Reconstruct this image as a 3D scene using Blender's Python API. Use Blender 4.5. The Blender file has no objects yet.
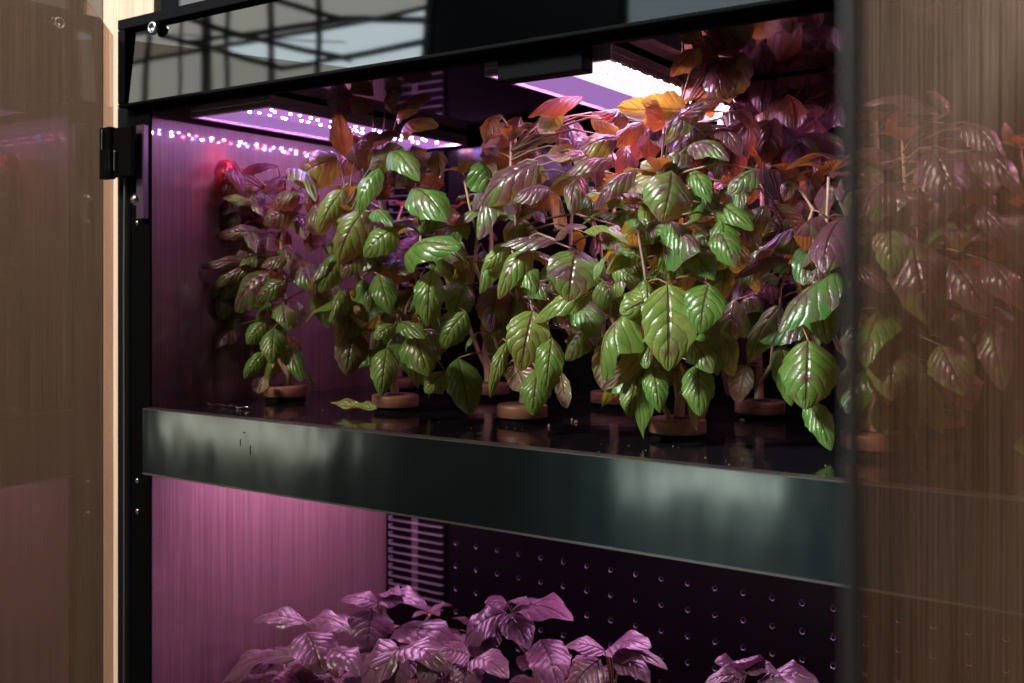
import bpy, math, random
import numpy as np
from mathutils import Vector

sc = bpy.context.scene
COL = sc.collection
R = math.radians
F = 1018.0
HV = 287.0
TH = math.atan(678 / 1018)
FW = np.array([-math.sin(TH), math.cos(TH), 0.0])
RT = np.array([math.cos(TH), math.sin(TH), 0.0])
UP = np.array([0.0, 0.0, 1.0])

def at(u, v, Y):
    """point of the cabinet at depth Y seen in direction (u, v)"""
    d = FW + RT * ((u - 512) / F) + UP * ((HV - v) / F)
    return d * (Y / d[1])

def zc(p):
    return float(np.dot(np.asarray(p), FW))

# ------------------------------------------------------------------ materials
def new_mat(name):
    m = bpy.data.materials.new(name); m.use_nodes = True
    nt = m.node_tree; nt.nodes.clear()
    out = nt.nodes.new('ShaderNodeOutputMaterial')
    return m, nt, out

def N(nt, kind, **kw):
    n = nt.nodes.new(kind)
    for k, v in kw.items():
        if k.startswith('i_'):
            key = k[2:]
            key = int(key) if key.isdigit() else key.replace('_', ' ')
            n.inputs[key].default_value = v
        else:
            setattr(n, k, v)
    return n

def math_(nt, op, a, b=None, c=None, clamp=False):
    n = nt.nodes.new('ShaderNodeMath'); n.operation = op; n.use_clamp = clamp
    for i, x in enumerate((a, b, c)):
        if x is None: continue
        if isinstance(x, (int, float)): n.inputs[i].default_value = x
        else: nt.links.new(x, n.inputs[i])
    return n.outputs[0]

def mixc(nt, fac, a, b, blend='MIX'):
    n = nt.nodes.new('ShaderNodeMix'); n.data_type = 'RGBA'; n.blend_type = blend
    for i, x in ((0, fac), (6, a), (7, b)):
        if isinstance(x, (int, float)): n.inputs[i].default_value = x
        elif isinstance(x, (tuple, list)): n.inputs[i].default_value = (*x, 1) if len(x) == 3 else x
        else: nt.links.new(x, n.inputs[i])
    return n.outputs[2]

def principled(name, color, rough=.5, metal=0., spec=.5, coat=0., coat_rough=.03, bump=None, var=None, rvar=None):
    m, nt, out = new_mat(name)
    p = N(nt, 'ShaderNodeBsdfPrincipled')
    p.inputs['Base Color'].default_value = (*color, 1)
    p.inputs['Roughness'].default_value = rough
    p.inputs['Metallic'].default_value = metal
    p.inputs['Specular IOR Level'].default_value = spec
    p.inputs['Coat Weight'].default_value = coat
    p.inputs['Coat Roughness'].default_value = coat_rough
    nt.links.new(p.outputs[0], out.inputs[0])
    tc = N(nt, 'ShaderNodeTexCoord')
    if var:   # (scale, amount, stretch)
        mp = N(nt, 'ShaderNodeMapping'); mp.inputs['Scale'].default_value = var[2]
        nt.links.new(tc.outputs['Object'], mp.inputs[0])
        no = N(nt, 'ShaderNodeTexNoise'); no.inputs['Scale'].default_value = var[0]; no.inputs['Detail'].default_value = 5
        nt.links.new(mp.outputs[0], no.inputs[0])
        f = math_(nt, 'MULTIPLY_ADD', no.outputs[0], 2.2, -.6, clamp=True)
        dark = tuple(c * (1 - var[1]) for c in color); lite = tuple(min(1, c * (1 + var[1])) for c in color)
        nt.links.new(mixc(nt, f, dark, lite), p.inputs['Base Color'])
    if rvar:  # (scale, lo, hi, stretch)
        mp = N(nt, 'ShaderNodeMapping'); mp.inputs['Scale'].default_value = rvar[3]
        nt.links.new(tc.outputs['Object'], mp.inputs[0])
        no = N(nt, 'ShaderNodeTexNoise'); no.inputs['Scale'].default_value = rvar[0]; no.inputs['Detail'].default_value = 6
        nt.links.new(mp.outputs[0], no.inputs[0])
        nt.links.new(math_(nt, 'MULTIPLY_ADD', no.outputs[0], rvar[2] - rvar[1], rvar[1]), p.inputs['Roughness'])
    if bump:  # (scale, strength, distance, stretch)
        mp = N(nt, 'ShaderNodeMapping'); mp.inputs['Scale'].default_value = bump[3]
        nt.links.new(tc.outputs['Object'], mp.inputs[0])
        no = N(nt, 'ShaderNodeTexNoise'); no.inputs['Scale'].default_value = bump[0]; no.inputs['Detail'].default_value = 2
        nt.links.new(mp.outputs[0], no.inputs[0])
        b = N(nt, 'ShaderNodeBump'); b.inputs['Strength'].default_value = bump[1]; b.inputs['Distance'].default_value = bump[2]
        nt.links.new(no.outputs[0], b.inputs['Height'])
        nt.links.new(b.outputs[0], p.inputs['Normal'])
        if coat: nt.links.new(b.outputs[0], p.inputs['Coat Normal'])
    return m

def emis(name, color, strength):
    m, nt, out = new_mat(name)
    e = N(nt, 'ShaderNodeEmission'); e.inputs[0].default_value = (*color, 1); e.inputs[1].default_value = strength
    nt.links.new(e.outputs[0], out.inputs[0])
    return m

def wood(name, c1, c2, rough=.45, coat=0., coat_rough=.04, spec=.4):
    """vertical-grain laminate"""
    m, nt, out = new_mat(name)
    p = N(nt, 'ShaderNodeBsdfPrincipled')
    nt.links.new(p.outputs[0], out.inputs[0])
    tc = N(nt, 'ShaderNodeTexCoord'); sep = N(nt, 'ShaderNodeSeparateXYZ')
    nt.links.new(tc.outputs['Object'], sep.inputs[0])
    h = math_(nt, 'ADD', sep.outputs[0], sep.outputs[1])
    cb = N(nt, 'ShaderNodeCombineXYZ')
    nt.links.new(h, cb.inputs[0]); nt.links.new(math_(nt, 'MULTIPLY', sep.outputs[2], .012), cb.inputs[2])
    n1 = N(nt, 'ShaderNodeTexNoise'); n1.inputs['Scale'].default_value = 300; n1.inputs['Detail'].default_value = 4; n1.inputs['Roughness'].default_value = .7
    n2 = N(nt, 'ShaderNodeTexNoise'); n2.inputs['Scale'].default_value = 38; n2.inputs['Detail'].default_value = 3
    nt.links.new(cb.outputs[0], n1.inputs[0]); nt.links.new(cb.outputs[0], n2.inputs[0])
    f = math_(nt, 'ADD', math_(nt, 'MULTIPLY', n1.outputs[0], 1.6), math_(nt, 'MULTIPLY', n2.outputs[0], .5))
    f = math_(nt, 'MULTIPLY_ADD', f, 2.0, -1.6, clamp=True)
    nt.links.new(mixc(nt, f, c1, c2), p.inputs['Base Color'])
    p.inputs['Roughness'].default_value = rough
    p.inputs['Specular IOR Level'].default_value = spec
    p.inputs['Coat Weight'].default_value = coat
    p.inputs['Coat Roughness'].default_value = coat_rough
    b = N(nt, 'ShaderNodeBump'); b.inputs['Strength'].default_value = .12; b.inputs['Distance'].default_value = .0004
    nt.links.new(n1.outputs[0], b.inputs['Height']); nt.links.new(b.outputs[0], p.inputs['Normal'])
    return m

def glass(name, tint, k=1.):
    m, nt, out = new_mat(name)
    g = N(nt, 'ShaderNodeNewGeometry')
    d = nt.nodes.new('ShaderNodeVectorMath'); d.operation = 'DOT_PRODUCT'
    nt.links.new(g.outputs['Normal'], d.inputs[0]); nt.links.new(g.outputs['Incoming'], d.inputs[1])
    c = math_(nt, 'SUBTRACT', 1.0, math_(nt, 'ABSOLUTE', d.outputs['Value']), clamp=True)
    fr = math_(nt, 'MULTIPLY_ADD', math_(nt, 'POWER', c, 5.0), .95*k, .045*k, clamp=True)
    t = N(nt, 'ShaderNodeBsdfTransparent'); t.inputs[0].default_value = (*tint, 1)
    gl = N(nt, 'ShaderNodeBsdfGlossy'); gl.inputs['Roughness'].default_value = .015
    gl.inputs[0].default_value = (1, 1, 1, 1)
    mx = N(nt, 'ShaderNodeMixShader')
    nt.links.new(fr, mx.inputs[0]); nt.links.new(t.outputs[0], mx.inputs[1]); nt.links.new(gl.outputs[0], mx.inputs[2])
    nt.links.new(mx.outputs[0], out.inputs[0])
    return m

def leaf_material():
    m, nt, out = new_mat('basil_leaf')
    uv = N(nt, 'ShaderNodeUVMap'); sep = N(nt, 'ShaderNodeSeparateXYZ')
    nt.links.new(uv.outputs[0], sep.inputs[0])
    at_ = N(nt, 'ShaderNodeAttribute', attribute_name='tint'); ts = N(nt, 'ShaderNodeSeparateColor')
    nt.links.new(at_.outputs['Color'], ts.inputs[0])
    tr, tg, tb = ts.outputs
    s = math_(nt, 'ABSOLUTE', math_(nt, 'MULTIPLY_ADD', sep.outputs[0], 2, -1))
    t = sep.outputs[1]
    # per-leaf shifted texture coordinates
    cb = N(nt, 'ShaderNodeCombineXYZ')
    nt.links.new(sep.outputs[0], cb.inputs[0]); nt.links.new(math_(nt, 'MULTIPLY', t, 2), cb.inputs[1])
    nt.links.new(math_(nt, 'MULTIPLY', tb, 60), cb.inputs[2])
    nz = N(nt, 'ShaderNodeTexNoise'); nz.inputs['Scale'].default_value = 2.2; nz.inputs['Detail'].default_value = 4
    nt.links.new(cb.outputs[0], nz.inputs[0])
    fine = N(nt, 'ShaderNodeTexNoise'); fine.inputs['Scale'].default_value = 11; fine.inputs['Detail'].default_value = 3
    nt.links.new(cb.outputs[0], fine.inputs[0])
    ph = math_(nt, 'SUBTRACT', math_(nt, 'MULTIPLY', t, 5.6), math_(nt, 'MULTIPLY', math_(nt, 'POWER', s, 1.4), 1.9))
    ph = math_(nt, 'ADD', ph, math_(nt, 'MULTIPLY', nz.outputs[0], .7))
    tri = math_(nt, 'MULTIPLY', math_(nt, 'ABSOLUTE', math_(nt, 'SUBTRACT', math_(nt, 'FRACT', ph), .5)), 2)
    vein = math_(nt, 'MULTIPLY_ADD', tri, 7.0, -6.0, clamp=True)
    mid = math_(nt, 'MULTIPLY_ADD', s, -16.0, 1.4, clamp=True)
    veins = math_(nt, 'MAXIMUM', math_(nt, 'MULTIPLY', vein, .75), mid)
    # colours
    g1 = mixc(nt, nz.outputs[0], (.010, .080, .014), (.052, .235, .032))
    g1 = mixc(nt, math_(nt, 'MULTIPLY', math_(nt,'POWER',tri,3.0), .35), g1, (.03, .12, .02))
    cen = math_(nt, 'MULTIPLY', math_(nt, 'SUBTRACT', 1.0, math_(nt, 'POWER', s, 1.6)), math_(nt, 'MULTIPLY_ADD', nz.outputs[0], 2.4, -.75, clamp=True))
    g1 = mixc(nt, math_(nt, 'MULTIPLY', cen, .6), g1, (.21, .23, .075))
    g1 = mixc(nt, math_(nt, 'MULTIPLY', tg, math_(nt, 'MULTIPLY_ADD', nz.outputs[0], 1.5, .1, clamp=True)), g1, (.20, .26, .05))
    pf = math_(nt, 'MULTIPLY_ADD', nz.outputs[0], 4.2, -2.45)
    pf = math_(nt, 'ADD', pf, math_(nt, 'MULTIPLY', tr, 1.9))
    pf = math_(nt, 'SUBTRACT', pf, math_(nt, 'MULTIPLY', s, .25), clamp=True)
    pf = math_(nt, 'MULTIPLY', pf, .92)
    purple = mixc(nt, fine.outputs[0], (.040, .008, .024), (.125, .035, .085))
    purple = mixc(nt, math_(nt, 'MULTIPLY_ADD', tr, 4.0, -5.8, clamp=True), purple, (.48, .32, .42))  # strongest tints pale to lilac, strong diode light put into the leaf colour
    col = mixc(nt, pf, g1, purple)
    vc = mixc(nt, math_(nt, 'ADD', tr, .25, clamp=True), (.07, .05, .025), (.035, .010, .015))
    col = mixc(nt, math_(nt, 'MULTIPLY', veins, .9), col, vc)
    wn = N(nt, 'ShaderNodeTexNoise'); wn.inputs['Scale'].default_value = 5.0; wn.inputs['Detail'].default_value = 5
    nt.links.new(cb.outputs[0], wn.inputs[0])
    edge = math_(nt, 'MULTIPLY_ADD', s, 1.4, -1.0)
    dead = math_(nt, 'ADD', edge, math_(nt, 'MULTIPLY_ADD', wn.outputs[0], 5.0, -3.35))
    dead = math_(nt, 'MULTIPLY', dead, 3.0, clamp=True)
    col = mixc(nt, math_(nt, 'MULTIPLY', dead, .8), col, (.20, .105, .05))
    geo = N(nt, 'ShaderNodeNewGeometry')
    under = mixc(nt, .62, col, (.24, .17, .12))
    col2 = mixc(nt, geo.outputs['Backfacing'], col, under)
    # relief
    hgt = math_(nt, 'MULTIPLY', math_(nt, 'SUBTRACT', 1.0, math_(nt, 'POWER', tri, 3.0)), .75)
    hgt = math_(nt, 'ADD', hgt, math_(nt, 'MULTIPLY', fine.outputs[0], .55))
    hgt = math_(nt, 'SUBTRACT', hgt, math_(nt, 'MULTIPLY', mid, 1.2))
    b = N(nt, 'ShaderNodeBump'); b.inputs['Strength'].default_value = .55; b.inputs['Distance'].default_value = .0017
    nt.links.new(hgt, b.inputs['Height'])
    p = N(nt, 'ShaderNodeBsdfPrincipled')
    nt.links.new(col2, p.inputs['Base Color']); nt.links.new(b.outputs[0], p.inputs['Normal'])
    p.inputs['Roughness'].default_value = .30
    p.inputs['Specular IOR Level'].default_value = .5
    tl = N(nt, 'ShaderNodeBsdfTranslucent')
    tcol = mixc(nt, tr, (.50, .46, .04), (.62, .15, .035))
    tcol = mixc(nt, math_(nt, 'MULTIPLY_ADD', tr, 5.0, -5.0, clamp=True), tcol, (.10, .025, .07))
    tcol = mixc(nt, math_(nt, 'MULTIPLY', veins, .5), tcol, (.10, .05, .02))
    nt.links.new(tcol, tl.inputs[0]); nt.links.new(b.outputs[0], tl.inputs['Normal'])
    mx = N(nt, 'ShaderNodeMixShader'); mx.inputs[0].default_value = .26
    nt.links.new(p.outputs[0], mx.inputs[1]); nt.links.new(tl.outputs[0], mx.inputs[2])
    nt.links.new(mx.outputs[0], out.inputs[0])
    return m

M = {}
M['leaf'] = leaf_material()
M['stem'] = principled('woody_stem', (.33, .21, .155), .55, var=(60, .45, (1, 1, .25)), bump=(300, .4, .001, (1, 1, .3)))
M['petiole'] = principled('green_brown_petiole', (.17, .105, .06), .5)
M['walnut'] = wood('brown_veneer_panel', (.058, .038, .025), (.11, .074, .05), .5)
M['oak_right'] = wood('pale_oak_panel_right', (.34, .225, .155), (.88, .64, .48), .5)
M['black'] = principled('black_powder_metal', (.0025, .003, .0035), .7, spec=.03)
M['ceiling'] = principled('polished_black_ceiling', (.012, .010, .014), .06, metal=0., spec=.5, coat=1.0, coat_rough=.03)
M['ceiling'].node_tree.nodes['Principled BSDF'].inputs['Coat IOR'].default_value = 2.2
M['header'] = principled('glossy_smoked_header', (.125, .135, .135), .03, metal=1., bump=(2.3, .07, .01, (1, 1, 1.6)))
M['fascia'] = principled('brushed_dark_steel', (.062, .098, .110), .2, metal=.90, var=(5, .12, (1, 1, 1)), rvar=(40, .085, .16, (1, 1, .12)), bump=(5, .5, .004, (1.6, 1, .8)))
M['trim'] = principled('worn_edge_steel', (.28, .30, .30), .35, metal=1.)
M['tray'] = principled('wet_black_acrylic', (.006, .006, .008), .05, spec=.6, bump=(26, .45, .0015, (1, 1, 1)), rvar=(20, .03, .16, (1, 1, 1)))
M['back'] = principled('black_back_panel', (.003, .0025, .003), .2, spec=.2)
M['slat'] = principled('dull_vent_metal', (.24, .22, .24), .3, metal=.6)
M['hole'] = principled('dimple_metal', (.09, .08, .09), .3, metal=.3)
M['wall_in'] = wood('interior_veneer', (.085, .052, .050), (.165, .105, .098), .42, coat=1., coat_rough=.05)
M['oak'] = wood('pale_oak_panel', (.34, .215, .145), (.54, .365, .26), .4, spec=.5)
M['greywall'] = principled('grey_panel', (.050, .055, .058), .6, var=(6, .2, (1, 1, 1)))
M['glass'] = glass('smoked_brown_glass', (.68, .60, .545), .85)
M['glass_dark'] = glass('lighter_smoked_glass', (.66, .60, .55), .30)
M['edge'] = principled('frosted_glass_edge', (.014, .011, .009), .75, spec=.05)
M['gasket'] = principled('rubber_gasket', (.012, .011, .011), .55)
M['pot'] = principled('brown_plastic', (.155, .072, .045), .42, spec=.5, var=(30, .2, (1, 1, 1)), bump=(120, .25, .0006, (1, 1, 1)))
M['plug'] = principled('dark_growing_plug', (.022, .015, .010), .85, bump=(200, .9, .003, (1, 1, 1)))
M['silver'] = principled('chrome', (.55, .55, .57), .22, metal=1.)
M['led_frame'] = principled('anodised_frame', (.52, .46, .56), .25, metal=.7)
M['floor'] = principled('grey_floor', (.075, .07, .066), .45, var=(3, .3, (1, 1, 1)))
M['truss'] = principled('painted_steel', (.01, .014, .018), .6)
M['dust'] = principled('pale_debris', (.22, .15, .10), .8)
M['pane_sky'] = emis('daylit_window', (.86, .95, 1.0), 3.8)
M['pane_warm'] = emis('daylit_upper_window', (1.0, .93, .83), 1.7)
M['pane_dim'] = emis('shaded_window', (.80, .92, 1.0), .8)
M['pane_low'] = emis('daylit_low_window', (1.0, .80, .62), 5.5)
M['pane_low_bright'] = emis('bright_low_window', (1.0, .86, .74), 13.0)

def led_mat(name, col, s): return emis(name, col, s)
LED = {'w': led_mat('white_diode', (.86, .55, 1.0), 780), 'r': led_mat('red_diode', (1.0, .05, .16), 800),
       'b': led_mat('blue_diode', (.16, .14, 1.0), 800), 'a': led_mat('amber_diode', (1.0, .50, .20), 220)}
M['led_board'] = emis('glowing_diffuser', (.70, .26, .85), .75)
M['led_plate_glow'] = emis('plate_painted_glow', (.60, .28, .80), .6)  # bare metal plate, reflected lilac light on it put in as emission
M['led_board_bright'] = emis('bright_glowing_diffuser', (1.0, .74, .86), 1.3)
M['led_low'] = emis('magenta_tube', (1.0, .45, .92), 22.0)

# ------------------------------------------------------------------ mesh helper
class MB:
    def __init__(s): s.v = []; s.f = []; s.mi = []; s.mats = []
    def _m(s, m):
        if m not in s.mats: s.mats.append(m)
        return s.mats.index(m)
    def quad(s, a, b, c, d, m):
        i = len(s.v); s.v += [tuple(a), tuple(b), tuple(c), tuple(d)]; s.f.append((i, i+1, i+2, i+3)); s.mi.append(s._m(m))
    def box(s, x0, x1, y0, y1, z0, z1, m):
        i = len(s.v)
        s.v += [(x, y, z) for z in (z0, z1) for y in (y0, y1) for x in (x0, x1)]
        for f in ((0,2,3,1),(4,5,7,6),(0,1,5,4),(2,6,7,3),(0,4,6,2),(1,3,7,5)):
            s.f.append(tuple(i+k for k in f)); s.mi.append(s._m(m))
    def bar(s, a, b, w, h, m):
        a = Vector(a); b = Vector(b); d = (b-a).normalized()
        r = d.cross(Vector((0, 1, 0)));
        if r.length < .01: r = Vector((1, 0, 0))
        r.normalize(); u = r.cross(d).normalized()
        i = len(s.v)
        for p in (a, b):
            for sx, sy in ((-1,-1),(1,-1),(1,1),(-1,1)): s.v.append(tuple(p + r*sx*w/2 + u*sy*h/2))
        for f in ((0,3,2,1),(4,5,6,7),(0,1,5,4),(1,2,6,5),(2,3,7,6),(3,0,4,7)):
            s.f.append(tuple(i+k for k in f)); s.mi.append(s._m(m))
    def lathe(s, prof, c, n, m, axis='z', cap=True):
        i = len(s.v)
        for r, h in prof:
            for k in range(n):
                a = 2*math.pi*k/n
                if axis == 'z': s.v.append((c[0]+r*math.cos(a), c[1]+r*math.sin(a), c[2]+h))
                elif axis == 'y': s.v.append((c[0]+r*math.cos(a), c[1]+h, c[2]+r*math.sin(a)))
        for j in range(len(prof)-1):
            for k in range(n):
                q = (i+j*n+k, i+j*n+(k+1)%n, i+(j+1)*n+(k+1)%n, i+(j+1)*n+k)
                s.f.append(q); s.mi.append(s._m(m))
        if cap:
            s.f.append(tuple(i+(len(prof)-1)*n+k for k in range(n))); s.mi.append(s._m(m))
    def tube(s, pts, rad, n, m):
        pts = [np.asarray(p, float) for p in pts]
        i = len(s.v)
        for j, p in enumerate(pts):
            d = pts[min(j+1, len(pts)-1)] - pts[max(j-1, 0)]
            d = d/(np.linalg.norm(d)+1e-9)
            a = np.cross(d, [0.31, .95, .05]); a /= np.linalg.norm(a)+1e-9
            b = np.cross(d, a)
            for k in range(n):
                th = 2*math.pi*k/n
                s.v.append(tuple(p + rad[j]*(a*math.cos(th)+b*math.sin(th))))
        for j in range(len(pts)-1):
            for k in range(n):
                s.f.append((i+j*n+k, i+j*n+(k+1)%n, i+(j+1)*n+(k+1)%n, i+(j+1)*n+k)); s.mi.append(s._m(m))
        s.f.append(tuple(i+(len(pts)-1)*n+k for k in range(n))); s.mi.append(s._m(m))
    def build(s, name, parent=None, smooth=False, bevel=0, origin=None):
        me = bpy.data.meshes.new(name)
        v = np.array(s.v, float)
        if origin is not None: v = v - np.asarray(origin)
        me.from_pydata(v.tolist(), [], s.f)
        for m in s.mats: me.materials.append(m)
        me.polygons.foreach_set('material_index', s.mi)
        if smooth: me.polygons.foreach_set('use_smooth', [True]*len(s.f))
        me.update()
        o = bpy.data.objects.new(name, me); COL.objects.link(o)
        if parent: o.parent = parent
        elif origin is not None: o.location = origin
        if bevel:
            b = o.modifiers.new('bevel', 'BEVEL'); b.width = bevel; b.segments = 2; b.limit_method = 'ANGLE'
        return o

def tag(o, label=None, cat=None, group=None, kind=None):
    if label: o['label'] = label
    if cat: o['category'] = cat
    if group: o['group'] = group
    if kind: o['kind'] = kind
    return o

def empty(name, loc=(0, 0, 0)):
    o = bpy.data.objects.new(name, None); COL.objects.link(o); o.location = loc; o.empty_display_size = .05
    return o

# ------------------------------------------------------------------ dimensions
XL, XR = -1.336, .075          # inner faces of the side walls
YF, YB = 1.0, 1.553            # front plane, back wall
ZC = .287                      # ceiling
ZT = -.190                     # tray surface
ZFL = -.70                     # lower tray surface

# ------------------------------------------------------------------ cabinet
cab = empty('grow_cabinet', (-.63, YF, -1.35))
tag(cab, 'tall black steel grow cabinet with open smoked glass doors and two lit shelves of basil', 'cabinet')
def cpart(mb, name, **k):
    o = mb.build(name, None, **k); o.parent = cab
    o.matrix_parent_inverse.identity(); o.location = Vector(o.location) - cab.location
    return o

b = MB(); b.box(XL-.012, XL, YF+.002, YB+.02, -1.20, ZC+.02, M['wall_in'])
w = cpart(b, 'side_wall'); w['label'] = 'glossy wood veneer inner side wall glowing pink'
b = MB(); b.box(XR, XR+.012, YF+.002, YB+.02, -1.20, ZC+.02, M['wall_in']); cpart(b, 'side_wall')
b = MB(); b.box(XL+.001, XR-.001, YF+.004, YB-.001, ZC, ZC+.014, M['ceiling']); cpart(b, 'ceiling_panel')

# back wall with pressed dimples
b = MB(); b.box(XL-.012, XR+.012, YB, YB+.012, -1.20, ZC+.02, M['back'])
nx = 26
for i in range(nx):
    x = -1.162 + i*.0475
    for k in range(11):
        z = -.270 - .0434*k
        if z < ZFL or z > -.30: continue
        b.lathe([(.0062, 0), (.0056, -.0012)], (x, YB, z), 12, M['back'], axis='y', cap=False)
        b.lathe([(.0056, -.0012), (.0044, -.0013)], (x, YB-.0001, z), 12, M['back'], axis='y', cap=False)
        b.lathe([(.0044, -.0013), (.0034, -.0003)], (x, YB-.0001, z), 12, M['hole'], axis='y', cap=False)
        b.lathe([(.0034, 0), (.001, 0)], (x, YB-.0004, z), 8, M['back'], axis='y')
bw = cpart(b, 'back_wall'); bw['label'] = 'black back wall pressed with rows of round dimples'
# vent column
def vent(z0, z1):
    b = MB(); z = z0
    while z < z1:
        b.box(-1.322, -1.190, YB-.010, YB-.001, z, z+.0020, M['slat'])
        b.box(-1.322, -1.318, YB-.010, YB-.001, z+.0021, z+.0090, M['slat'])
        z += .0158
    b.box(-1.268, -1.252, YB-.004, YB-.001, z0, z1, M['silver'])
    b.box(-1.188, -1.184, YB-.006, YB-.001, z0, z1, M['back'])
    return cpart(b, 'air_vent')
vent(-.62, -.292); vent(.02, .262)

# posts
for x0, x1 in ((-1.418, XL-.0005), (XR+.0125, XR+.085)):
    b = MB(); b.box(x0, x1, YF-.002, YF+.05, -1.34, .285, M['black']); cpart(b, 'front_post', bevel=.002)
b = MB(); b.box(-1.375, -1.3365, YF+.0505, YF+.10, -1.34, .285, M['black']); cpart(b, 'inner_post')
# strip of the post, light falling on it put into its purple tint
b = MB(); b.box(-1.3565, -1.3385, YF-.012, YF-.0025, .105, .250, principled('painted_lit_post', (.05, .03, .06), .4))
cpart(b, 'lit_post_strip', bevel=.001)
b = MB(); b.lathe([(.010, 0), (.010, -.010), (.006, -.014), (.002, -.015)], (-1.360, YF-.002, .135), 16, M['silver'], axis='y'); cpart(b, 'knob', smooth=True)
for z in (.10, -.302, -.35):
    b = MB(); b.lathe([(.0045, 0), (.0045, -.002), (.002, -.003)], (-1.366, YF-.002, z), 12, M['silver'], axis='y'); cpart(b, 'screw', smooth=True)

# header
X0, X1 = -1.392, XR+.085
b = MB()
b.box(X0, X1, YF-.020, YF+.05, .400, .416, M['black'])
b.box(X0, X0+.018, YF-.020, YF-.0025, .285, .3995, M['black'])
b.box(X1-.018, X1, YF-.020, YF-.0025, .285, .3995, M['black'])
b.box(X0, X1, YF-.020, YF+.003, .2795, .2845, M['black'])
hd = cpart(b, 'header_frame', bevel=.0015)
b = MB()
nxx = 1
TILT = math.tan(R(3.5))
b.box(X0+.0185, X1-.0185, YF-.016, YF-.004, .285, .3995, M['header'])
b.v = [(x, y+(z-.285)*TILT, z) for x, y, z in b.v]
hp = cpart(b, 'header_panel'); hp['label'] = 'glossy dark header panel mirroring roof beams'
p = at(154, 28, YF-.017)
b = MB(); b.lathe([(.0105, 0), (.0105, -.004), (.0085, -.006), (.0055, -.006), (.0045, -.002)], (p[0], YF-.016, p[2]), 24, M['silver'], axis='y')
o = cpart(b, 'lock', smooth=True)
b = MB(); b.box(-.69, -.573, YF+.004, YF+.03, .246, .286, M['black']); cpart(b, 'sensor_box', bevel=.002)
b = MB(); b.box(-1.33, XR-.01, YF+.002, YF+.012, .272, .2865, M['black']); cpart(b, 'ceiling_rail')

# shelf
b = MB(); b.box(XL+.002, XR-.002, YF+.002, YB-.002, -.262, ZT, M['tray'])
sh = cpart(b, 'growing_tray', bevel=.003); sh['label'] = 'wet glossy black tray the upper basil stands in'
b = MB(); b.box(-1.330, XR+.02, YF-.020, YF-.003, -.2825, -.1862, M['fascia'])
fsb = b
b = MB(); b.box(-1.329, XR+.02, YF-.0212, YF-.004, -.2850, -.2827, M['trim']); b.box(-1.329, XR+.02, YF-.0205, YF-.003, -.1860, -.1848, M['trim'])
trim = b
random.seed(3)
b = fsb
for u_, v_, h_ in ((243, 433, 0), (240, 440, 6), (250, 446, 9)):   # short dents the photo shows
    q = at(u_, v_, YF-.0203)
    b.box(q[0], q[0]+(.0007 if h_ else .004), YF-.0206, YF-.0198, q[2]-h_*.0014, q[2]+.0012, M['black'])
fs = cpart(b, 'shelf_fascia'); fs['label'] = 'brushed dark steel shelf front with scratches'
trim.build('edge_trim', fs)
b = MB(); b.box(XL+.002, XR-.002, YF+.002, YB-.002, ZFL-.07, ZFL, M['tray']); cpart(b, 'growing_tray')
b = MB(); b.box(-1.352, XR+.02, YF-.020, YF-.003, ZFL-.11, ZFL-.01, M['fascia']); cpart(b, 'shelf_fascia', bevel=.0018)
b = MB(); b.box(XL-.012, XR+.012, YF+.02, YB, -1.345, -1.205, M['black']); cpart(b, 'base')

# doors
def door(hx, ang, width, zb, zt, side):
    """ang: direction of the leaf from its hinge, degrees from +Y towards +X"""
    d = np.array([math.sin(R(ang)), math.cos(R(ang)), 0]); n = np.array([d[1], -d[0], 0])
    o = empty('glass_door', (0, 0, 0))
    o.parent = cab; o.location = Vector((hx, YF-.022, 0)) - cab.location
    def slab(a0, a1, n0, n1, z0, z1, m, name, par, bev=0):
        b = MB(); i = 0
        vs = []
        for z in (z0, z1):
            for q in (n0, n1):
                for a in (a0, a1): vs.append(tuple(d*a + n*q + UP*z))
        b.v = vs
        for f in ((0,2,3,1),(4,5,7,6),(0,1,5,4),(2,6,7,3),(0,4,6,2),(1,3,7,5)): b.f.append(f); b.mi.append(b._m(m))
        # make normals consistent outward
        ob = b.build(name, par, bevel=bev)
        import bmesh
        bm = bmesh.new(); bm.from_mesh(ob.data); bmesh.ops.recalc_face_normals(bm, faces=bm.faces); bm.to_mesh(ob.data); bm.free()
        return ob
    slab(.004, width-.004, -.0014, .0012, zb, zt, M['glass' if side < 0 else 'glass_dark'], 'glass_pane', o)
    slab(width-.0038, width, -.0014, .0012, zb, zt, M['edge'], 'edge_strip', o)
    slab(width-.008, width+.0005, .0013, .0023, zb, zt, M['gasket'], 'gasket', o)
    return o
dl = door(-1.400, 134.8, .74, -1.30, .392, 1)
dl['label'] = 'open smoked glass door hinged beside the pink wall'
dr = door(.060, 191.0, .712, -1.30, .42, -1)
dr['label'] = 'open smoked glass door mirroring pale wood'
# hinges
for z in (.168, -.86):
    b = MB(); zz0, zz1 = z, z+.080
    b.box(-1.418, -1.400, YF-.034, YF-.0225, zz0, zz1, M['black'])
    b.box(-1.390, -1.345, YF-.030, YF-.0225, zz0+.002, zz1-.002, M['black'])
    b.lathe([(.0075, 0), (.0075, zz1-zz0)], (-1.395, YF-.030, zz0), 14, M['black'])
    b.lathe([(.0022, 0), (.0022, .030)], (-1.380, YF-.033, zz0+.012), 8, M['silver'])
    b.lathe([(.0022, 0), (.0022, .030)], (-1.404, YF-.038, zz0+.045), 8, M['silver'])
    cpart(b, 'door_hinge', bevel=.001)
b = MB(); b.tube([(-1.384, YF-.012, .17), (-1.386, YF-.012, .0), (-1.385, YF-.012, -.25), (-1.386, YF-.012, -1.2)], [.0022]*4, 6, principled('grey_cable', (.09, .09, .09), .4))
cpart(b, 'cable', smooth=True)

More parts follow.
